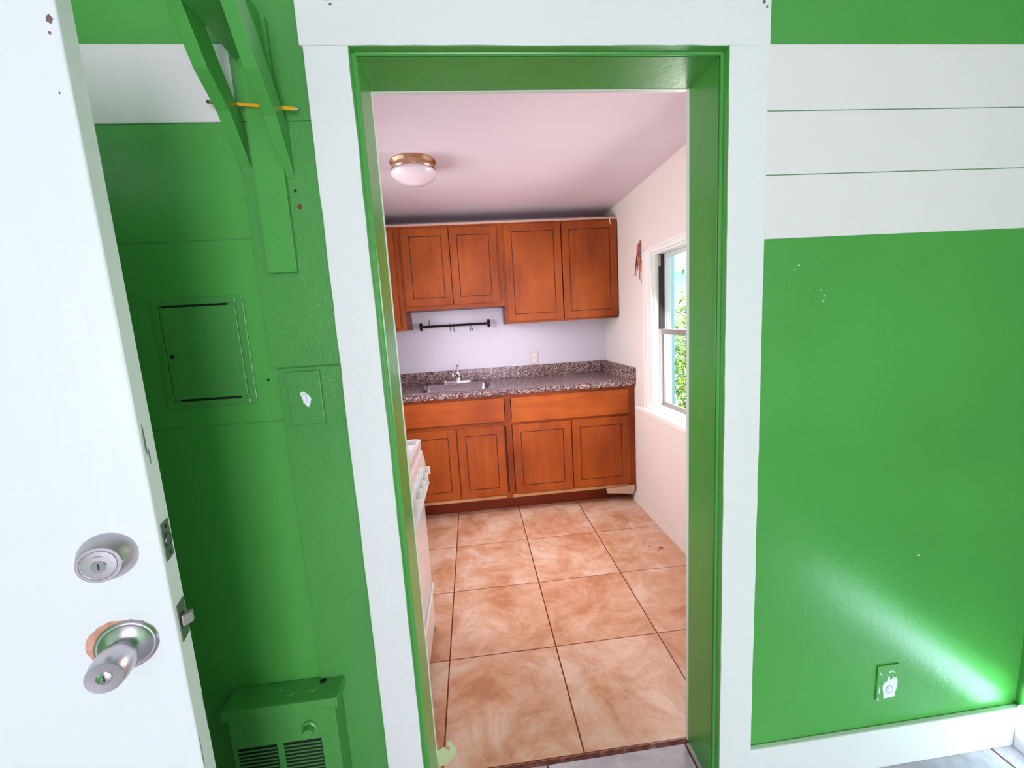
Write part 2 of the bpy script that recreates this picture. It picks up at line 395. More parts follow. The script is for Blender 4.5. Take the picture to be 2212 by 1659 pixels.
# local door frame: x along the leaf (0 = latch edge, leaf towards -x), y = thickness into the room, z up
bm = bmesh.new(); box(bm, -.80, 0, 0, .044, .012, 1.81, DM)
door = struct(obj('door_1', bm, DOORW, bevel=.0022), 'white painted door standing open at the left edge')
def dl(name, bm, mat, bevel=0, smooth=False, parent=None, label=None): return obj(name, bm, mat, parent or door, bevel, 2, smooth, label)
FAC = DM @ Matrix.Rotation(PI/2, 4, 'X')      # local: x along leaf, y up, z out of the face towards camera (-door y)
def at(x, z): return DM @ Matrix.Translation((x, 0, z)) @ Matrix.Rotation(PI/2, 4, 'X')
# deadbolt
bm = bmesh.new(); M = at(-.0575, 1.085)
lathe(bm, [(.0325, 0), (.0325, .003), (.0315, .005), (.0245, .0235), (.0235, .0245), (.0205, .0245), (.0200, .0232), (.0190, .0232)], M, 56)
db = dl('deadbolt', bm, NICKEL, smooth=True, label='round brushed metal deadbolt above the knob')
bm = bmesh.new(); lathe(bm, [(.0188, .020), (.0188, .0236), (.0182, .0243), (.0080, .0246)], M, 48)
lockf = dl('lock_face', bm, NICKELB, smooth=True, parent=db)
bm = bmesh.new(); lathe(bm, [(.0080, .022), (.0080, .0252), (.0074, .0258), (.0, .0258)], M @ Matrix.Translation((0, -.002, 0)), 32, caps=False)
cyl = dl('key_cylinder', bm, CHROME, smooth=True, parent=db)
def keyhole(M, h, parent):
    bm = bmesh.new()
    prism(bm, [(-.0008, -.0038), (.0010, -.0042), (.0006, -.0018), (.0016, -.0004), (.0004, .0010), (.0010, .0036), (-.0006, .0040), (-.0012, .0014), (-.0002, -.0002), (-.0014, -.0020)], 'z', h-.0003, h+.0002, M)
    obj('keyhole', bm, BLACK, parent)
keyhole(M @ Matrix.Translation((0, -.002, 0)), .0258, db)
bm = bmesh.new()
rr = random.Random(5)
for i in range(12):
    ang = PI/2 + (5.5-i)*.075
    for k in range(2): box(bm, -.0005, .0005, .0108+k*.0006+rr.uniform(-.0004, .0002), .0124+rr.uniform(-.0003, .0003), .0245, .0248, M @ Matrix.Rotation(ang-PI/2, 4, 'Z') @ Matrix.Translation((k*.0006, 0, 0)))
dl('worn_engraving', bm, NICKEL, parent=db)
# worn paint and bare wood around the knob rose
def blob(bm, M, pts, h0, h1): prism(bm, pts, 'z', h0, h1, M)
M = at(-.0575, .9515)
rr = random.Random(3); pts = []
for k in range(48):
    a = 2*PI*k/48; r = .0365 + .0008*rr.uniform(-1, 1)
    d = abs((a-2.55+PI) % (2*PI)-PI)
    if d < 1.0: r += .0085*(1-(d/1.0)**2) + rr.uniform(-.0007, .0007)
    pts.append((r*math.cos(a), r*math.sin(a)))
bm = bmesh.new(); blob(bm, M, pts, -.001, .0004); dl('bare_wood_ring', bm, BAREW, label='salmon bare wood where the paint is gone')
bm = bmesh.new(); lathe(bm, [(.0362, 0), (.0362, .0016), (.0340, .0042), (.0325, .0046), (.0310, .0044), (.0290, .0062), (.0180, .0105), (.0165, .011), (.0160, .014), (.0178, .018), (.0212, .024), (.0228, .036), (.0226, .048), (.0205, .0615), (.0198, .0625), (.0085, .0618)], M, 64)
kn = dl('door_knob', bm, NICKELB, smooth=True, label='satin metal knob with a key lock')
bm = bmesh.new(); lathe(bm, [(.0085, .055), (.0085, .0625), (.0078, .0630), (.0, .0630)], M, 32, caps=False); dl('key_cylinder', bm, CHROME, smooth=True, parent=kn)
keyhole(M, .0630, kn)
# latch edge hardware (edge plane local x=0)
def edge(name, y0, y1, z0, z1, mat, parent=None, t=.0012):
    bm = bmesh.new(); box(bm, -.001, t, y0, y1, z0, z1, DM); return dl(name, bm, mat, .0004, parent=parent)
p1 = edge('faceplate', .009, .035, 1.055, 1.111, PLATEM)
bm = bmesh.new(); lathe(bm, [(.0105, 0), (.0105, .0022), (.0085, .0022), (.0082, .0012), (.004, .0012)], DM @ Matrix.Translation((.0008, .023, 1.083)) @ Matrix.Rotation(PI/2, 4, 'Y'), 28); dl('bolt', bm, PLATEM, smooth=True, parent=p1)
for z in (1.063, 1.103):
    bm = bmesh.new(); lathe(bm, [(.0032, 0), (.0030, .0007)], DM @ Matrix.Translation((.0012, .023, z)) @ Matrix.Rotation(PI/2, 4, 'Y'), 16); dl('screw', bm, BLACK, parent=p1)
p2 = edge('faceplate', .011, .038, .925, .983, PLATEM)
bm = bmesh.new(); prism(bm, [(.0, .0155), (.004, .0160), (.0125, .0235), (.0125, .0300), (.0, .0300)], 'z', .9465, .9635, DM); dl('latch_bolt', bm, ALU, .001, parent=p2)
bm = bmesh.new(); lathe(bm, [(.0115, 0), (.0112, .0006)], DM @ Matrix.Translation((.0012, .0225, .955)) @ Matrix.Rotation(PI/2, 4, 'Y'), 24); dl('bolt_hole', bm, BLACK, parent=p2)
rr = random.Random(9)
bm = bmesh.new()
for (y, z, a, b) in ((.012, 1.235, .003, .022), (.018, 1.21, .002, .012), (.0405, .80, .0012, .016), (.041, .765, .0012, .020), (.003, .745, .0012, .03)):
    prism(bm, [(y-a, z-b*.6), (y+a*.3, z-b), (y+a, z-b*.2), (y+a*.6, z+b*.8), (y-a*.4, z+b)], 'x', -.0005, .0003, DM)
dl('scuff_mark', bm, PLAIN('grey_scuff', lin(120, 124, 128), .7))
bm = bmesh.new()
for (x, z, a, b) in ((-.008, 1.747, .0035, .005), (-.010, 1.732, .0015, .002), (-.012, 1.667, .001, .0015)):
    prism(bm, [(x-a, z-b*.6), (x+a*.3, z-b), (x+a, z+b*.2), (x+a*.2, z+b), (x-a*.7, z+b*.5)], 'y', -.0004, .0006, DM)
dl('paint_chip', bm, PLAIN('chip_brown', lin(128, 98, 100), .7))

# ------------------------------------------------------------------ green shelf bracket and pencil
br = thing('shelf_bracket', 'green painted wooden shelf bracket with two diagonal braces on the wall', 'bracket', (-.388, .0125, 1.497))
bx('upright', -.4150, -.3560, .0, .0125, 1.4985, 1.985, GREEN, br, .0012)
bx('arm', -.4230, -.3640, -.34, .0, 1.909, 1.990, GREEN, br, .0012)
def brace(x0, x1, dy):
    bm = bmesh.new(); prism(bm, [(.0122, 1.688+dy), (-.045, 1.783+dy*.4), (-.100, 1.835), (-.150, 1.905), (-.185, 1.955), (-.150, 1.966), (-.118, 1.935), (-.089, 1.914), (-.050, 1.862), (-.012, 1.816), (.0122, 1.786)], 'x', x0, x1)
    obj('brace', bm, GREEN, br, .0012)
brace(-.3638, -.3400, 0); brace(-.4470, -.4232, .022)
bm = bmesh.new()
for (x, z, r) in ((-.349, 1.636+.012, .003), (-.340, 1.632, .004)): pass
obj('nail_hole', bm, BLACK, br) if False else bm.free()
pn = thing('pencil', 'yellow pencil lying behind the braces of the green shelf bracket', 'pencil', (-.39, -.0045, 1.817))
A, B = Vector((-.4815, -.0050, 1.8285)), Vector((-.3080, -.0050, 1.8120)); dv = (B-A)
P = lambda t: A + dv*t
def seg(name, t0, t1, r0, r1, mat, n=6, t2=None):
    bm = bmesh.new(); tube(bm, [P(t0), P(t1)], [r0, r1], n); return obj(name, bm, mat, pn, smooth=n > 8)
seg('barrel', .11, .93, .0036, .0036, PYEL); seg('tip', .93, .985, .0036, .0010, PWOOD); seg('lead', .985, 1.0, .0010, .0003, PGREY, 8)
seg('eraser', 0, .035, .0030, .0032, ERAS, 12)
FER = NT('ferrule_banded'); sp = FER.n('ShaderNodeSeparateXYZ'); FER.l(FER.coord(), sp.inputs[0])
FERR = FER.set(col=FER.mix(FER.math('LESS_THAN', FER.math('FRACT', FER.math('MULTIPLY', sp.outputs[0], 180)), .5), lin(200, 180, 90), lin(30, 36, 28)), rough=.4, metal=.4)
seg('ferrule', .035, .11, .0035, .0036, FERR, 12)
# nail holes in the green board
for nm, x, z, r, m in (('nail_hole', -.338, 1.632, .0042, PLAIN('rusty_hole', lin(120, 60, 44), .8)), ('nail_hole', -.343, 1.664, .0026, BLACK), ('nail_hole', -.4545, 1.272, .0026, BLACK)):
    bm = bmesh.new(); yy = .0125 if x > -.443 else .02
    lathe(bm, [(r*1.25, 0), (r, .0008), (r*.6, .0009)], Matrix.Translation((x, yy, z)) @ Matrix.Rotation(PI/2, 4, 'X'), 14)
    o = tag(obj(nm, bm, m), {-.338: 'rusty brown nail hole in the green board beside the white casing', -.343: 'small dark nail hole just above the rusty one', -.4545: 'tiny dark hole in the green wall left of the switch plate'}[x], 'nail hole')

# ------------------------------------------------------------------ access panel, switch plate, heater
ap = thing('electrical_panel', 'green painted square metal panel door set in the wall behind the open door', 'electrical panel', (-.577, .02, 1.24))
def frame_boxes(x0, x1, z0, z1, w_, y0, y1):
    return [(x0, x0+w_, y0, y1, z0, z1), (x1-w_, x1, y0, y1, z0, z1), (x0+w_, x1-w_, y0, y1, z0, z0+w_), (x0+w_, x1-w_, y0, y1, z1-w_, z1)]
bx('door', -.651, -.499, .0160, .02, 1.2415, 1.4390, GREENR, ap, .001)
many('frame', frame_boxes(-.668, -.482, 1.222, 1.458, .0145, .0170, .02), GREENR, ap, .0015)
bx('gap', -.648, -.515, .0182, .0199, 1.4395, 1.4432, DARKP, ap, 0); bx('gap', -.640, -.515, .0182, .0199, 1.2368, 1.2412, DARKP, ap, 0)
bx('latch', -.6440, -.6370, .0145, .0160, 1.3310, 1.3400, BLACK, ap, .0005)
sw = thing('switch_plate', 'light switch plate painted green, toggle chipped white', 'light switch', (-.376, .0145, 1.166))
bx('plate', -.4135, -.3400, .0085, .0145, 1.1665, 1.2870, GREENR, sw, .0025)
bx('toggle', -.3805, -.3725, .0030, .0085, 1.2160, 1.2350, CHALK, sw, .001, label='toggle with the green paint chipped off')
bm = bmesh.new(); prism(bm, [(-.3870, 1.2385), (-.3800, 1.2420), (-.3700, 1.2350), (-.3640, 1.2250), (-.3690, 1.2100), (-.3730, 1.2060), (-.3800, 1.2150)], 'y', .0080, .0086)
obj('paint_chip', bm, CHALK, sw, label='white patch where paint is gone')
ht = thing('wall_heater', 'green painted wall heater low on the wall beside the open door', 'heater', (-.50, .02, .10))
bx('housing', -.624, -.384, -.0420, .02, .10, .5015, GREENR, ht, .002)
bm = bmesh.new(); box(bm, -.632, -.3735, -.0500, .02, .5015, .526)
lid = obj('lid', bm, GREENR, ht, .0025)
for x, y, r in ((-.488, -.012, .0125), (-.440, -.010, .0115), (-.422, .006, .008), (-.520, .000, .0085)):
    bm = bmesh.new(); lathe(bm, [(r, 0), (r*.95, .0010)], Matrix.Translation((x, y, .526)), 24); obj('lid_hole', bm, GREENR if r != .008 else BLACK, lid)  # flat discs standing for the holes in the heater lid
for x0, x1 in ((-.612, -.5245), (-.5090, -.4230)):
    many('grille_opening', [(x0, x1, -.0424, -.0405, .160, .419)], BLACK, ht, 0)
    bm = bmesh.new()
    for k in range(26):
        z = .411 - k*.0098; M = Matrix.Translation((0, -.0425, z)) @ Matrix.Rotation(math.radians(28), 4, 'X')
        box(bm, x0+.001, x1-.001, -.0022, .0022, -.0008, .0008, M)
    obj('louver', bm, GREENR, ht)
bm = bmesh.new(); M = Matrix.Translation((-.4445, -.0420, .4520)) @ Matrix.Rotation(PI/2, 4, 'X')
lathe(bm, [(.0175, 0), (.0170, .004), (.0125, .006), (.0120, .020), (.0105, .0215), (.0095, .0205), (.003, .0205)], M, 32); obj('control_knob', bm, GREENR, ht, smooth=True)

# ------------------------------------------------------------------ outlet with chipped paint on the right wall
ol = thing('wall_outlet', 'electrical outlet plate on the green wall, green paint chipped off its white face', 'outlet', (1.126, .02, .218))
bx('plate', 1.0905, 1.1590, .0155, .02, .2180, .3290, GREEN, ol, .0015)
rr = random.Random(2)
pts = [(1.1130, .2220), (1.1490, .2245), (1.1500, .2400), (1.1540, .2560), (1.1545, .2700), (1.1530, .2820), (1.1480, .2880), (1.1430, .2840), (1.1400, .2930), (1.1370, .2850), (1.1310, .2800), (1.1280, .2920), (1.1250, .2960), (1.1220, .2800), (1.1180, .2750), (1.1110, .2740), (1.1080, .2620), (1.1090, .2500), (1.1120, .2400)]
bm = bmesh.new(); prism(bm, pts, 'y', .0148, .0156); obj('chipped_face', bm, CHALK, ol, label='white plate face showing through the green paint')
bm = bmesh.new(); M = Matrix.Translation((1.1300, .0148, .2510)) @ Matrix.Rotation(PI/2, 4, 'X') @ Matrix.Scale(.86, 4, (1, 0, 0))
lathe(bm, [(.0130, 0), (.0130, .0006), (.0112, .0006)], M, 32); rc = obj('receptacle', bm, PLAIN('grey_ring', lin(170, 172, 214), .5), ol)
bm = bmesh.new(); lathe(bm, [(.0110, 0), (.0106, .0012)], M, 32); obj('socket_face', bm, CHALK, rc)
many('slot', [(1.1240, 1.1250, .0132, .0140, .2520, .2590), (1.1340, 1.1350, .0132, .0140, .2530, .2590), (1.1285, 1.1305, .0132, .0140, .2415, .2445)], PLAIN('slot_grey', lin(110, 112, 120), .6), rc, 0)
bm = bmesh.new(); prism(bm, [(1.0960, .2400), (1.0990, .2420), (1.0990, .2600), (1.0970, .2640)], 'y', .0148, .0156); obj('paint_chip', bm, CHALK, ol)
bm = bmesh.new(); prism(bm, [(1.0925, .2200), (1.0980, .2190), (1.0975, .2300)], 'y', .0148, .0156); obj('paint_chip', bm, CHALK, ol)
bm = bmesh.new(); prism(bm, [(1.1245, .3060), (1.1330, .3120), (1.1360, .3110), (1.1300, .3030)], 'y', .0148, .0156); obj('paint_chip', bm, CHALK, ol)
bm = bmesh.new(); prism(bm, [(1.1360, .3080), (1.1450, .3010), (1.1465, .3020), (1.1380, .3100)], 'y', .0148, .0156); obj('paint_chip', bm, CHALK, ol)
bm = bmesh.new(); prism(bm, [(1.0960, .3080), (1.1040, .2960), (1.1050, .2980), (1.0975, .3100)], 'y', .0148, .0156); obj('paint_chip', bm, CHALK, ol)
bm = bmesh.new()
for (x, z, s_) in ((1.191, .658, .004), (.87, 1.384, .003), (.862, 1.40, .002), (.868, 1.372, .002), (.80, 1.46, .003), (.79, 1.452, .002)):
    prism(bm, [(x-s_, z+s_*.4), (x-s_*.2, z-s_*.3), (x+s_*1.2, z-s_*.2), (x+s_*.2, z+s_*.9)], 'y', .0192, .0201)
struct(obj('trim_12', bm, CHALK), 'small white paint nicks in the green wall')

# ------------------------------------------------------------------ kitchen cabinets
def shaker(name, x0, x1, z0, z1, yf, parent, m=.055, t=.019):
    """door: frame face at yf-t, flat recessed panel with a stained bead line"""
    bm = bmesh.new()
    for b in ((x0, x0+m, yf-t, yf, z0, z1), (x1-m, x1, yf-t, yf, z0, z1), (x0+m, x1-m, yf-t, yf, z0, z0+m), (x0+m, x1-m, yf-t, yf, z1-m, z1)): box(bm, *b)
    d = obj(name, bm, WOOD, parent, .0012)
    bx('panel', x0+m-.002, x1-m+.002, yf-t+.0055, yf, z0+m-.002, z1-m+.002, WOOD, d, .0005)
    many('bead_line', frame_boxes(x0+m, x1-m, z0+m, z1-m, .0042, yf-t+.0042, yf-t+.0056), LINE, d, 0)
    return d
YF = 1.905
def base_cab(label, x0, x1, dr, doors, loc, stile_r, stile_l):
    c = thing('base_cabinet', label, 'cabinet', loc)
    bm = bmesh.new(); box(bm, x0+.002, x1-.002, YF+.02, YB-.004, .118, .7)
    box(bm, x0+.002, x0+.02, YF+.02, YB-.004, .7, .874); box(bm, x1-.02, x1-.002, YF+.02, YB-.004, .7, .874)
    obj('carcass', bm, WOODD, c, .001)
    fr = [(x0, stile_l, YF, YF+.02, .118, .874), (stile_r, x1, YF, YF+.02, .118, .874), (stile_l, stile_r, YF, YF+.02, .845, .874), (stile_l, stile_r, YF, YF+.02, .655, .700), (stile_l, stile_r, YF, YF+.02, .118, .165)]
    mid = (doors[0][1]+doors[1][0])/2
    fr.append((mid-.02, mid+.02, YF, YF+.02, .165, .655))
    many('face_frame', fr, WOOD, c, .0008)
    bx('bottom_edge', doors[0][0]-.02, doors[1][1]-.01, YF-.004, YF, .120, .142, WOODR, c, .0008, label='paler bare wood strip under the doors')
    bx('drawer_front', dr[0], dr[1], YF-.019, YF, dr[2], dr[3], WOODH, c, .003)
    for a, b in doors: shaker('door', a, b, .152, .659, YF, c)
    bx('toe_kick', x0, x1, 2.005, 2.02, 0, .118, WOODD, c, .0005)
    return c
base_cab('stained maple sink cabinet with wide false drawer and two doors, left under the countertop', -.62, .2130, (-.495, .190, .690, .856), ((-.495, -.156), (-.147, .181)), (-.20, 2.2, 0), .196, -.500)
base_cab('stained maple base cabinet right of the sink unit, against the window wall', .2130, 1.1345, (.240, 1.084, .676, .853), ((.240, .657), (.666, 1.085)), (.67, 2.2, 0), 1.090, .236)
YU = 2.193
def wall_cab(label, x0, x1, z0, z1, doors, loc):
    c = thing('wall_cabinet', label, 'cabinet', loc)
    bx('carcass', x0, x1, YU+.018, YB-.002, z0, z1, WOODD, c, .001)
    sl_, sr_ = doors[0][0]+.012, doors[-1][1]-.012
    fr = [(x0, sl_, YU, YU+.018, z0, z1), (sr_, x1, YU, YU+.018, z0, z1), (sl_, sr_, YU, YU+.018, z0, z0+.035), (sl_, sr_, YU, YU+.018, z1-.035, z1)]
    many('face_frame', fr, WOOD, c, .0008)
    for d in doors: shaker('door', d[0], d[1], d[2], d[3], YU, c, .052)
    return c
wall_cab('tall stained maple wall cabinet at the far left beside the door jamb', -.935, -.4655, 1.355, 2.087, ((-.90, -.503, 1.375, 2.069),), (-.70, 2.35, 1.355))
wall_cab('short stained maple wall cabinet with two doors above the hook rail', -.4640, .2685, 1.496, 2.087, ((-.447, -.114, 1.526, 2.066), (-.108, .228, 1.526, 2.066)), (-.10, 2.35, 1.496))
wc = wall_cab('larger stained maple wall cabinet with two doors in the window corner', .2700, 1.1340, 1.360, 2.087, ((.286, .703, 1.376, 2.074), (.711, 1.126, 1.376, 2.074)), (.70, 2.35, 1.36))
bm = bmesh.new(); prism(bm, [(1.072, 2.086), (1.078, 2.088), (1.080, 2.060), (1.086, 2.048), (1.082, 2.040), (1.074, 2.062)], 'y', YU-.0205, YU-.0188)
obj('paint_smear', bm, CHALK, wc, label='white paint smear in the top corner')
struct(bx('trim_13', -.935, 1.134, YU+.004, YU+.018, 2.0875, 2.1035, PLAIN('pale_crown_strip', lin(222, 184, 166), .6), None, .001), 'thin pale strip along the top of the wall cabinets')
# countertop with sink cutout
SX0, SX1, SY0, SY1 = -.415, .122, 1.985, 2.375
bm = bmesh.new()
def nose(x0, x1): prism(bm, [(1.885, .876), (1.873, .880), (1.869, .895), (1.873, .909), (1.885, .914), (SY0, .914), (SY0, .876)], 'x', x0, x1)
nose(-.93, 1.1345)
box(bm, -.93, SX0, SY0, YB-.003, .876, .914); box(bm, SX1, 1.1345, SY0, YB-.003, .876, .914); box(bm, SX0, SX1, SY1, YB-.003, .876, .914)
ct = obj('countertop', bm, GRAN, bevel=0)
tag(ct, 'purple brown speckled countertop running along the back wall over the base cabinets', 'countertop')
bx('backsplash', -.93, 1.1345, YB-.022, YB-.002, .914, 1.009, GRAN, ct, .002)
bx('side_splash', 1.1150, 1.1345, 1.869, YB-.022, .914, 1.006, GRAN, ct, .002)
# sink
sk = thing('kitchen_sink', 'stainless steel drop in sink set in the speckled countertop', 'sink', (-.146, 2.18, .914))
def rrect(x0, x1, y0, y1, r, n=6):
    out = []
    for cx, cy, a0 in ((x1-r, y1-r, 0), (x0+r, y1-r, PI/2), (x0+r, y0+r, PI), (x1-r, y0+r, 1.5*PI)):
        for k in range(n+1): a = a0 + PI/2*k/n; out.append((cx+r*math.cos(a), cy+r*math.sin(a)))
    return out
def loops(bm, ls):
    R = [[bm.verts.new(p) for p in l] for l in ls]
    for a, b in zip(R, R[1:]):
        for k in range(len(a)): bm.faces.new((a[k], a[(k+1) % len(a)], b[(k+1) % len(b)], b[k]))
    return R
bm = bmesh.new()
L3 = lambda P_, z: [(x, y, z) for x, y in P_]
loops(bm, [L3(rrect(-.445, .155, 1.955, 2.455, .02), .9143), L3(rrect(-.443, .153, 1.957, 2.453, .02), .9185), L3(rrect(-.436, .146, 1.964, 2.446, .02), .9185)])
Rr = loops(bm, [L3(rrect(-.436, .146, 1.964, 2.446, .02), .9180), L3(rrect(-.405, .112, 1.990, 2.365, .06), .9160), L3(rrect(-.400, .107, 1.995, 2.360, .06), .908), L3(rrect(-.385, .092, 2.010, 2.345, .06), .79), L3(rrect(-.35, .06, 2.04, 2.31, .05), .765)])
bm.faces.new(Rr[-1])
obj('basin', bm, STEEL, sk, smooth=True)
bm = bmesh.new(); lathe(bm, [(.045, 0), (.045, .002), (.030, .002), (.028, -.002)], Matrix.Translation((-.146, 2.17, .7655)), 32); obj('drain', bm, CHROME, sk, smooth=True)
# faucet
fc = thing('faucet', 'chrome single lever faucet behind the sink', 'faucet', (-.135, 2.415, .918))
bm = bmesh.new(); pts = rrect(-.252, -.022, 2.392, 2.442, .024); loops_ = loops(bm, [L3(pts, .9182), L3(pts, .928), L3([(p[0]*.97-.137*.03, p[1]*.9+2.417*.1) for p in pts], .934)]); bm.faces.new(loops_[-1]); obj('deck_plate', bm, CHROME, fc, smooth=True)
bm = bmesh.new(); lathe(bm, [(.022, .93), (.020, .955), (.019, .975), (.022, .985), (.021, .998), (.012, 1.004)], Matrix.Translation((-.130, 2.417, 0)), 28); obj('body', bm, CHROME, fc, smooth=True)
bm = bmesh.new(); tube(bm, sm([(-.132, 2.41, .965), (-.142, 2.36, .985), (-.152, 2.29, 1.008), (-.160, 2.235, 1.018)]), [.014]*12+[.0125]*7, 16); sp_ = obj('spout', bm, CHROME, fc, smooth=True)
bm = bmesh.new(); lathe(bm, [(.0125, -.03), (.0135, -.022), (.0135, 0), (.008, .006)], Matrix.Translation((-.161, 2.228, 1.018)), 20); obj('aerator', bm, CHROME, sp_, smooth=True)
bm = bmesh.new(); tube(bm, [(-.130, 2.417, 1.0), (-.129, 2.419, 1.045), (-.128, 2.420, 1.052), (-.128, 2.420, 1.060)], [.006, .005, .011, .012], 16); obj('lever', bm, CHROME, fc, smooth=True)
# hook rail
hr = thing('hook_rail', 'dark bronze rail with round ends mounted on the wall under the short cabinet', 'rail', (-.12, YB, 1.376))
RY = YB-.045
bm = bmesh.new(); tube(bm, [(-.392, RY, 1.376), (.150, RY, 1.376)], .0092, 14); obj('bar', bm, BRONZE, hr, smooth=True)
for x, s_ in ((-.392, 1), (.146, 1)):
    bm = bmesh.new(); lathe(bm, [(.010, -.004), (.030, 0), (.034, .009), (.030, .018), (.010, .022)], Matrix.Translation((x-.009, RY, 1.376)) @ Matrix.Rotation(PI/2, 4, 'Y'), 28); obj('end_disc', bm, BRONZE, hr, smooth=True)
    bm = bmesh.new(); tube(bm, [(x, RY, 1.376), (x, YB, 1.376)], .008, 12); obj('mount', bm, BRONZE, hr, smooth=True)
hk = [(-.328, True, 'small dark hook turned upwards near the left end of the rail'), (-.165, False, 'dark hook hanging from the middle of the rail, left of its pair'), (-.137, False, 'dark hook hanging from the middle of the rail, right of its pair'), (-.004, False, 'dark hook hanging near the right end of the rail, left of its pair'), (.010, False, 'dark hook hanging near the right end of the rail, right of its pair')]
for x, upw, lab in hk:
    s_ = 1 if upw else -1
    p = [(x, RY+math.cos(a)*.0118, 1.376+s_*-1*math.sin(a)*.0118) for a in [i*PI/8 for i in range(-2, 9)]]
    p += [(x, RY-.0125, 1.376+s_*.02), (x+.003, RY-.006, 1.376+s_*.042), (x+.004, RY-.012, 1.376+s_*.050), (x+.005, RY-.020, 1.376+s_*.046)]
    bm = bmesh.new(); tube(bm, sm(p, 3), .0027, 8); tag(obj('rail_hook', bm, BRONZE, smooth=True), lab, 'hook', 'hooks on the bronze rail')
# kitchen outlet and blank plate
ko = thing('wall_outlet', 'ivory duplex outlet on the white kitchen wall above the countertop', 'outlet', (.508, YB, 1.010))
bx('plate', .4710, .5450, YB-.006, YB, 1.0100, 1.1260, IVORY, ko, .002)
for z in (1.090, 1.047):
    bm = bmesh.new(); lathe(bm, [(.0165, 0), (.0160, .0015)], Matrix.Translation((.508, YB-.006, z)) @ Matrix.Rotation(PI/2, 4, 'X') @ Matrix.Scale(.85, 4, (0, 1, 0)), 28); rc = obj('receptacle', bm, CHALK, ko)
    many('slot', [(.5010, .5025, YB-.0080, YB-.0074, z-.002, z+.007), (.5135, .5150, YB-.0080, YB-.0074, z-.002, z+.006), (.5068, .5096, YB-.0080, YB-.0074, z-.010, z-.006)], PLAIN('slot_brown', lin(120, 60, 50), .6), rc, 0)
kp = bx('blank_plate', -.1110, -.0330, YB-.005, YB, 1.010, 1.1220, KBACK, None, .0018)
tag(kp, 'blank plate painted the wall colour behind the faucet', 'wall plate')

# ------------------------------------------------------------------ ceiling light
cl = thing('ceiling_light', 'flush ceiling light with brass ring and white glass bowl', 'ceiling light', (-.228, 1.31, 2.19))
M = Matrix.Translation((-.229, 1.326, 2.198)) @ Matrix.Rotation(PI, 4, 'X')
bm = bmesh.new(); lathe(bm, [(.114, .0), (.116, .006), (.110, .012), (.104, .018), (.106, .030), (.109, .036), (.106, .042), (.08, .042)], M, 56); obj('ring', bm, BRASS, cl, smooth=True)
bm = bmesh.new(); lathe(bm, [(.098, .038), (.111, .050), (.1145, .060), (.108, .073), (.092, .086), (.070, .098), (.045, .107), (.020, .1115), (.001, .1125)], M, 56); obj('glass_bowl', bm, OPAL, cl, smooth=True)

# ------------------------------------------------------------------ stove
st = thing('stove', 'white gas range against the left wall of the kitchen, seen edge on', 'stove', (-.58, .56, 0))
FX, Y0, Y1 = -.256, .300, .812
bx('body', -.90, FX-.022, Y0, Y1, .060, .868, ENAMEL, st, .003)
bm = bmesh.new(); box(bm, -.90, -.262, Y0-.002, Y1+.002, .868, .880)
for b in ((-.262, -.246, Y0-.002, Y1+.006, .866, .899), (-.90, -.246, Y1-.008, Y1+.006, .866, .899), (-.90, -.246, Y0-.004, Y0+.010, .866, .899)): box(bm, *b)
obj('cooktop', bm, ENAMEL, st, .003)
for bxx, byy in ((-.42, .43), (-.42, .69), (-.72, .43), (-.72, .69)):
    bm = bmesh.new(); lathe(bm, [(.04, 0), (.04, .012), (.03, .016)], Matrix.Translation((bxx, byy, .88)), 24); bu = obj('burner', bm, BLACK, st, smooth=True)
    bm = bmesh.new(); g_ = []
    for k in range(4):
        a = k*PI/2+PI/4
        g_ += [(bxx+.095*math.cos(a)+.005*math.sin(a), byy+.095*math.sin(a)-.005*math.cos(a)), (bxx+.095*math.cos(a)-.005*math.sin(a), byy+.095*math.sin(a)+.005*math.cos(a)), (bxx+.012*math.cos(a+PI/4), byy+.012*math.sin(a+PI/4))]
    prism(bm, g_, 'z', .897, .904)
    obj('grate', bm, BLACK, bu)
bm = bmesh.new(); prism(bm, [(-.278, .866), (-.254, .866), (-.244, .845), (-.2370, .800), (-.2360, .775), (-.246, .722), (-.278, .722)], 'y', Y0, Y1)
obj('control_panel', bm, ENAMEL, st, .004)
for i, y in enumerate((.745, .668, .590, .505, .415)):
    bm = bmesh.new(); M = Matrix.Translation((-.2375, y, .780)) @ Matrix.Rotation(PI/2-.06, 4, 'Y')
    lathe(bm, [(.0175, 0), (.0170, .005), (.0145, .007)], M, 24); kk = obj('knob', bm, ENAMEL, st, smooth=True)
    bm = bmesh.new(); box(bm, -.016, .016, -.0075, .0075, .006, .026, M); obj('grip', bm, KNOBM, kk, .002)
    bm = bmesh.new(); lathe(bm, [(.0205, 0), (.0205, .0008)], M, 24); obj('dial_ring', bm, PLAIN('dial_brown_%d' % i, lin(110, 70, 60), .6), kk)
bm = bmesh.new(); prism(bm, [(FX-.022, .252), (FX, .252), (FX, .655), (FX+.006, .676), (FX+.030, .702), (FX+.028, .712), (FX-.002, .712), (FX-.022, .700)], 'y', Y0, Y1)
obj('oven_door', bm, ENAMEL, st, .003)
bm = bmesh.new(); prism(bm, [(FX-.022, .052), (FX, .052), (FX, .205), (FX+.010, .232), (FX+.006, .244), (FX-.012, .240), (FX-.022, .240)], 'y', Y0, Y1-.004)
obj('broiler_drawer', bm, ENAMEL, st, .003)
for y in (Y0+.02, Y1-.010):
    for x in (FX-.03, -.86):
        bm = bmesh.new(); lathe(bm, [(.012, 0), (.012, .008), (.007, .010), (.007, .062)], Matrix.Translation((x+.02 if x > -.5 else x, y, 0)), 14); obj('leg', bm, ALU, st, smooth=True)

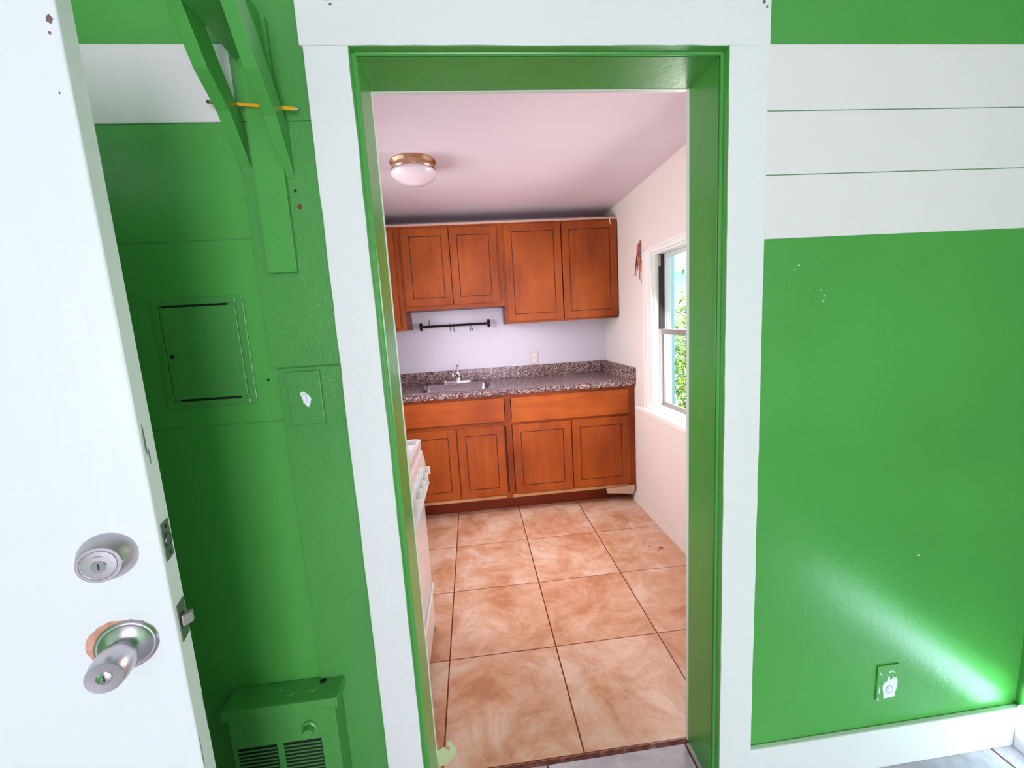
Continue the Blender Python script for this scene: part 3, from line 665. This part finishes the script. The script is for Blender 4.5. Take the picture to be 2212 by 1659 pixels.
# ------------------------------------------------------------------ window
win = struct(many('window_1', [(XR-.0, XR+.11, WY0, WY0+.012, WZ0, WZ1), (XR-.0, XR+.11, WY1-.012, WY1, WZ0, WZ1), (XR, XR+.11, WY0+.012, WY1-.012, WZ1-.012, WZ1), (XR, XR+.11, WY0+.012, WY1-.012, WZ0, WZ0+.010)], WHITE, None, .001), 'double hung kitchen window with white casing')
CW = .098
bm = bmesh.new()
for b in ((XR-.016, XR, WY0-CW, WY0, WZ0-.02, WZ1+.03), (XR-.016, XR, WY1, WY1+CW, WZ0-.02, WZ1+.03), (XR-.016, XR, WY0, WY1, WZ1-.002, WZ1+.03),
          (XR-.024, XR, WY1+CW-.018, WY1+CW+.012, WZ0-.02, WZ1+.036), (XR-.024, XR, WY0-CW, WY1+CW, WZ1+.022, WZ1+.036)): box(bm, *b)
obj('casing', bm, WHITE, win, .002)
bx('window_sill', XR-.058, XR+.05, WY0-CW-.04, WY1+CW+.075, WZ0-.048, WZ0-.020, WHITE, win, .004)
bx('apron', XR-.012, XR, WY0-CW, WY1+CW, WZ0-.16, WZ0-.048, KWALL, win, .002)
GX = XR+.062
many('track', [(GX-.030, GX+.000, WY1-.030, WY1-.012, WZ0+.01, WZ1-.012), (GX-.030, GX+.034, WY0+.012, WY0+.030, WZ0+.01, WZ1-.012)], ALUW, win, .001)
many('dark_channel', [(GX-.034, GX-.006, WY1-.032, WY1-.0115, 1.275, WZ1-.012)], BLACK, win, 0)
bx('latch_block', GX-.038, GX-.030, WY1-.034, WY1-.013, 1.655, 1.718, ALU, win, .001)
ZM = 1.258
def sash(x, z0, z1, m):
    s_ = many('sash', [(x-.007, x+.007, WY0+.02, WY0+.045, z0, z1), (x-.007, x+.007, WY1-.046, WY1-.030, z0, z1), (x-.007, x+.007, WY0+.045, WY1-.046, z0, z0+.024), (x-.007, x+.007, WY0+.045, WY1-.046, z1-.022, z1)], m, win, .0015)
    bx('glass_pane', x-.0015, x+.0015, WY0+.043, WY1-.044, z0+.022, z1-.020, GLASS, s_, 0)
sash(GX+.008, ZM-.012, WZ1-.014, ALUW); sash(GX-.012, WZ0+.012, ZM+.014, ALU)
bx('meeting_rail', GX-.030, GX-.004, WY0+.02, WY1-.030, ZM-.016, ZM+.016, ALU, win, .002)

# torn wires by the window
tw = thing('wire_bundle', 'frayed salmon coloured wires hanging from a hole beside the window', 'wires', (XR, 1.745, 1.85))
bm = bmesh.new(); prism(bm, [(1.715, 1.868), (1.745, 1.874), (1.778, 1.866), (1.775, 1.852), (1.762, 1.846), (1.750, 1.850), (1.738, 1.838), (1.728, 1.822), (1.716, 1.836)], 'x', XR-.003, XR); obj('broken_plaster', bm, PLASTR, tw)
rr = random.Random(11)
ends = [(1.840, 1.63), (1.822, 1.70), (1.800, 1.66), (1.780, 1.69), (1.760, 1.60), (1.742, 1.64), (1.728, 1.70), (1.790, 1.73), (1.735, 1.575), (1.81, 1.68)]
for i, (ye, ze) in enumerate(ends):
    s_ = (1.756+rr.uniform(-.008, .006), 1.848)
    k = [(XR-.004, s_[0], s_[1]), (XR-.018, s_[0]+rr.uniform(-.020, .030), 1.80), (XR-.014, (s_[0]+ye)/2+rr.uniform(-.010, .010), (1.79+ze)/2), (XR-.008, ye, ze)]
    bm = bmesh.new(); tube(bm, sm(k, 5), .0034 if i < 6 else .0022, 7); obj('wire', bm, WIREM if i % 3 else WIRED, tw, smooth=True)

# ------------------------------------------------------------------ small bits
bm = bmesh.new()
pts = [(-.1955, .030), (-.1700, .030), (-.1410, .066), (-.1395, .074), (-.1470, .098), (-.1520, .110), (-.1600, .1135), (-.1660, .110), (-.1655, .100), (-.1600, .097), (-.1570, .092), (-.1580, .084), (-.1640, .080), (-.1690, .083), (-.1720, .092), (-.1775, .0935), (-.1955, .0840)]
prism(bm, pts, 'y', .1765, .1800)
tag(obj('latch_hook', bm, HOOKM, bevel=.0006), 'pale yellow green hook shaped plate low on the left door jamb', 'hook plate')
bm = bmesh.new()
prism(bm, [(.905, .117), (1.120, .132), (1.128, .110), (1.108, .058), (1.04, .070), (.915, .084)], 'y', 1.892, 1.9005)
tag(obj('wood_scrap', bm, PLAIN('grey_white_board', lin(206, 176, 152), .7), bevel=.001), 'pale board scrap tacked under the right base cabinet in the corner', 'board')

# ------------------------------------------------------------------ outside the kitchen window
struct(bx('floor', XR+.11, 14, -4, 16, -.45, -.35, GRD, bevel=0), 'garden ground outside the window')
def shrub(loc, h, r, n, seed, label):
    rd = random.Random(seed); t = thing('shrub', label, 'shrub', loc, 'shrubs outside the window')
    x0, y0, z0 = loc
    bm = bmesh.new(); tips = []
    for k in range(9):
        a = rd.uniform(0, 2*PI); rr_ = r*rd.uniform(.2, .9)
        p = sm([(x0+.05*math.cos(a), y0+.05*math.sin(a), z0), (x0+rr_*.5*math.cos(a), y0+rr_*.5*math.sin(a), z0+h*.5), (x0+rr_*math.cos(a), y0+rr_*math.sin(a), z0+h*rd.uniform(.8, 1))], 5)
        tube(bm, p, [.014*(1-.07*i) for i in range(len(p))], 6); tips += p[2:]
    obj('stem', bm, STEMM, t)
    bm = bmesh.new()
    for k in range(n):
        b = rd.choice(tips); c = Vector(b) + Vector((rd.gauss(0, .13), rd.gauss(0, .13), rd.gauss(0, .11)))
        L = rd.uniform(.05, .10); W_ = L*.42
        R = Matrix.Translation(c) @ Matrix.Rotation(rd.uniform(0, 2*PI), 4, 'Z') @ Matrix.Rotation(rd.uniform(-1.0, .9), 4, 'Y') @ Matrix.Rotation(rd.uniform(-.6, .6), 4, 'X')
        v = [bm.verts.new(R @ Vector(q)) for q in ((0, 0, 0), (L*.35, W_*.5, .006), (L*.75, W_*.36, .004), (L, 0, -.004), (L*.75, -W_*.36, .004), (L*.35, -W_*.5, .006), (L*.45, 0, -.006))]
        for f in ((0, 1, 6), (1, 2, 6), (2, 3, 6), (3, 4, 6), (4, 5, 6), (5, 0, 6)): bm.faces.new([v[i] for i in f])
    o = obj('foliage', bm, LEAF, t); o['kind'] = 'stuff'
    return t
shrub((2.55, 3.75, -.35), 1.95, .55, 1500, 1, 'tall yellow green leafy shrub right outside the kitchen window')
shrub((3.20, 4.85, -.35), 1.7, .6, 1300, 2, 'leafy shrub behind the first one outside the kitchen window')
pst = bx('porch_post', 1.600, 1.700, 2.42, 2.50, -.35, 2.6, BLUEP, None, .004)
tag(pst, 'pale blue painted post just outside the kitchen window', 'post')
hs = thing('neighbor_house', 'pale house with blue grey roof edge seen past the shrubs', 'house', (6.5, 12.0, -.35))
bx('wall', 4.0, 10.0, 12.0, 15.0, -.35, 2.6, HOUSEM, hs, 0)
bm = bmesh.new(); prism(bm, [(11.4, 2.45), (13.5, 3.5), (15.6, 2.45), (15.6, 2.6), (13.5, 3.65), (11.4, 2.6)], 'x', 3.6, 10.4); obj('roof', bm, ROOFM, hs)
